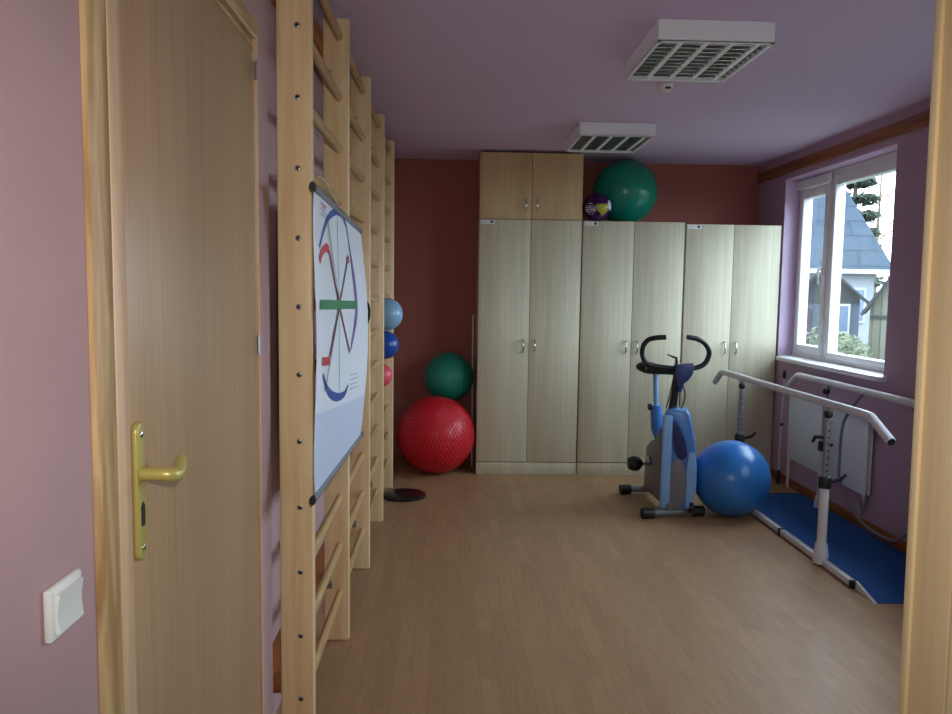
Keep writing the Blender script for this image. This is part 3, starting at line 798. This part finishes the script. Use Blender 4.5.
hr = [(1.545, 4.95, 1.171), (1.612, 4.96, 1.160), (1.668, 4.98, 1.132), (1.702, 4.99, 1.088), (1.708, 5.0, 1.047), (1.688, 5.0, 1.001), (1.646, 5.0, .972), (1.58, 5.0, .960), (1.50, 5.0, .955)]
hb = obj('handlebar', MB().tube(hl, .0165, 14, True, 6).tube(hr, .0165, 14, True, 6), 'black', bk)
obj('tension_lever', MB().tube([(1.490, 4.98, .99), (1.487, 4.98, 1.030), (1.424, 4.975, 1.054)], [.010, .010, .004], 10), 'black', bk)
obj('grip_bar', MB().tube([(1.30, 5.02, .963), (1.36, 5.02, .958), (1.47, 5.02, .950)], [.026, .024, .020], 14), 'black', bk)

# ---------------------------------------------------------------- outdoors
GZ = -.5
struct('ground', MB().box(2.9, 60, -30, 70, GZ - .2, GZ), 'grass')
ho = thing('house', (13, 33, GZ), 'neighbouring house with steep grey slate roof and pale wall outside the window', 'house')
obj('wall', MB().box(7.2, 17.0, 30.5, 36.5, GZ, 2.62), 'housewall', ho)
rf = MB()
EA = [(6.6, 30.0, 2.45), (17.55, 30.0, 2.45), (17.55, 37.0, 2.45), (6.6, 37.0, 2.45)]; RA, RB = (9.5, 33.5, 8.2), (15.7, 33.5, 8.2)
rf.quad(EA[0], EA[1], RB, RA); rf.quad(EA[1], EA[2], RB); rf.quad(EA[2], EA[3], RA, RB); rf.quad(EA[3], EA[0], RA); rf.quad(EA[3], EA[2], EA[1], EA[0])
obj('roof', rf, 'slate', ho)
obj('fascia', MB().box(6.6, 17.5, 29.95, 30.02, 2.30, 2.47), 'housetrim', ho)
for x in (11.3, 14.2, 15.7):
    wn = obj('house_window', MB().box(x, x + .95, 30.42, 30.52, .35, 1.75), 'housetrim', ho)
    pn = MB().box(x + .08, x + .44, 30.40, 30.425, .43, 1.67); pn.box(x + .51, x + .87, 30.40, 30.425, .43, 1.67)
    obj('pane', pn, 'houseglass', wn)
def facing(o, ang):
    o.rotation_euler = (0, 0, ang)
sg = thing('garden_shed', (11.4, 22, GZ), 'small dark grey garden shed with pitched roof and brown door before the house', 'shed')
def L(mb, x, y):            # local prism helper: built about the shed's own base, turned below
    bmesh.ops.translate(mb.bm, verts=list(mb.bm.verts), vec=(x, y, 0)); return mb
def part(nm, mb, mat, par):
    r_ = root_loc(par); return obj(nm, L(mb, r_.x, r_.y), mat, par)
part('wall', MB().box(-1.75, .42, 0, 2.5, GZ, 1.2), 'shedgrey', sg)
part('gable', MB().prism([(-1.75, 1.2), (.42, 1.2), (.42, 1.36), (-.45, 2.2), (-1.75, 1.2)][:4], 'Y', -.02, 2.5), 'shedroof', sg)
part('roof', MB().prism([(-1.98, 1.06), (-1.98, .98), (-.45, 2.18), (.66, 1.18), (.66, 1.27), (-.45, 2.28)], 'Y', -.2, 2.7), 'shedroof', sg)
part('door', MB().box(-1.55, -.85, -.06, 0, GZ, 1.05), 'shedbrown', sg)
swn = part('shed_window', MB().box(-.25, .18, -.05, 0, .35, 1.20), 'housetrim', sg)
part('pane', MB().box(-.20, .13, -.06, -.045, .41, 1.14), 'houseglass', swn)
facing(sg, -.48)
sh = thing('wooden_shed', (9.68, 16.2, GZ), 'weathered board shed with steep dark roof at the right of the window view', 'shed')
part('wall', MB().prism([(-.62, GZ), (1.8, GZ), (1.8, 1.25), (.6, 3.10), (-.62, 1.22)], 'Y', 0, 2.6), 'shedwood', sh)
part('roof', MB().prism([(-.76, 1.01), (-.80, 1.06), (.6, 3.24), (2.02, 1.06), (1.98, 1.01), (.6, 3.12)], 'Y', -.2, 2.8), 'shedroof', sh)
part('tie_board', MB().box(-.60, 1.78, -.03, 0, .95, 1.03), 'shedroof', sh)
facing(sh, -.53)
def leaves(mb, c, rx, rz, n, size, drop=0):
    for _ in range(n):
        while True:
            p = Vector((random.uniform(-1, 1), random.uniform(-1, 1), random.uniform(-1, 1)))
            if p.length < 1: break
        q = Vector((c[0] + p.x * rx, c[1] + p.y * rx, c[2] + p.z * rz))
        a = Vector((random.gauss(0, 1), random.gauss(0, 1), random.gauss(0, 1))).normalized(); b = a.orthogonal().normalized()
        s_ = size * random.uniform(.6, 1.3)
        mb.quad(q - a * s_, q + b * s_ * .5, q + a * s_, q - b * s_ * .5)
tr = thing('conifer_tree', (19.7, 37.5, GZ), 'dark green conifer rising behind the slate roof outside the window', 'tree')
obj('trunk', MB().tube([(19.7, 37.5, GZ), (19.7, 37.5, 10.5)], [.22, .04], 10), 'bark', tr)
lf = MB()
for i in range(11):
    z = 1.5 + i * .80; R_ = 2.0 - i * .13
    for kx in range(7):
        a = 2 * PI * kx / 7 + i * .5
        leaves(lf, (19.7 + math.cos(a) * R_ * .55, 37.5 + math.sin(a) * R_ * .55, z - .2), R_ * .36, .26, 90, .17)
obj('foliage', lf, 'needle', tr)
tr2 = thing('birch_tree', (23.5, 42, GZ), 'thin pale tree with brownish autumn leaves behind the conifer outside', 'tree')
br_ = MB().tube([(23.5, 42, GZ), (23.4, 42, 4), (23.5, 42, 9)], [.16, .10, .03], 8)
for i in range(9):
    z = 2.2 + i * .75; a = i * 2.1
    br_.tube([(23.45, 42, z), (23.45 + math.cos(a) * 1.3, 42 + math.sin(a) * 1.3, z + .9)], [.045, .012], 6)
obj('trunk', br_, 'bark', tr2)
lf = MB()
for i in range(9):
    z = 2.9 + i * .75; a = i * 2.1
    leaves(lf, (23.45 + math.cos(a) * 1.0, 42 + math.sin(a) * 1.0, z), .95, .6, 150, .11)
obj('foliage', lf, 'twig', tr2)
for (x, y, r, lab) in ((9.7, 19.6, .62, 'low shrub in front of the small grey shed outside the window'), (8.25, 15.9, .62, 'low shrub to the left of the weathered board shed outside')):
    s_ = MB(); leaves(s_, (x, y, GZ + r * .95), r, r * .95, 700, .08)
    for _ in range(6): s_.tube([(x, y, GZ), (x + random.uniform(-.3, .3), y + random.uniform(-.3, .3), GZ + r)], .012, 5)
    tag(obj('garden_shrub', s_, 'bush', loc=(x, y, GZ)), lab, 'shrub')

# ---------------------------------------------------------------- light
w = bpy.data.worlds.new('overcast_sky'); S.world = w; w.use_nodes = True
bg = w.node_tree.nodes['Background']; bg.inputs['Color'].default_value = (.74, .88, 1.0, 1); bg.inputs['Strength'].default_value = 12.5
def portal(y0):
    l = bpy.data.lights.new('window_daylight_portal', 'AREA'); l.shape = 'RECTANGLE'; l.size = WZ1 - WZ0; l.size_y = WY1 - WY0
    l.cycles.is_portal = True
    o = bpy.data.objects.new('window_daylight_portal', l); COL.objects.link(o)
    o.location = (XR + .21, y0 + (WY1 - WY0) / 2, (WZ0 + WZ1) / 2); o.rotation_euler = (0, PI / 2, 0)
portal(WY0); portal(W2)
fl = bpy.data.lights.new('camera_flash', 'SPOT'); fl.spot_size = math.radians(92); fl.spot_blend = 1.0; fl.energy = 62; fl.color = (1.0, .935, .86); fl.shadow_soft_size = .03
fo = bpy.data.objects.new('camera_flash', fl); COL.objects.link(fo); fo.location = (.06, -.02, 1.57)

# ---------------------------------------------------------------- camera
F, YAW, PIT, ROLL, HCAM = 771.39, .035167, .08699, .014204, 1.4576
fw = Vector((math.sin(YAW) * math.cos(PIT), math.cos(YAW) * math.cos(PIT), -math.sin(PIT)))
r = Vector((math.cos(YAW), -math.sin(YAW), 0)); u = r.cross(fw)
r2 = math.cos(ROLL) * r + math.sin(ROLL) * u; u2 = -math.sin(ROLL) * r + math.cos(ROLL) * u
cd = bpy.data.cameras.new('camera'); cam = bpy.data.objects.new('camera', cd); COL.objects.link(cam)
cd.sensor_fit = 'HORIZONTAL'; cd.sensor_width = 36; cd.lens = F / 952 * 36; cd.clip_start = .02; cd.clip_end = 300
mt = Matrix((r2, u2, -fw)).transposed().to_4x4(); mt.translation = (0, 0, HCAM)
fo.matrix_world = Matrix.Translation((.06, -.02, 1.57)) @ mt.to_3x3().to_4x4() @ Matrix.Rotation(-.05, 4, 'X') @ Matrix.Diagonal((1.6, 1, 1, 1))
cam.matrix_world = mt
S.camera = cam

vs = S.view_settings
S.display_settings.display_device = 'sRGB'
vs.view_transform = 'Standard'; vs.look = 'None'; vs.gamma = 1; vs.use_curve_mapping = False; vs.exposure = 0.0
S.cycles.max_bounces = 10; S.cycles.diffuse_bounces = 6; S.cycles.glossy_bounces = 4; S.cycles.transparent_max_bounces = 8
S.cycles.use_denoising = True
S.cycles.sample_clamp_indirect = 6
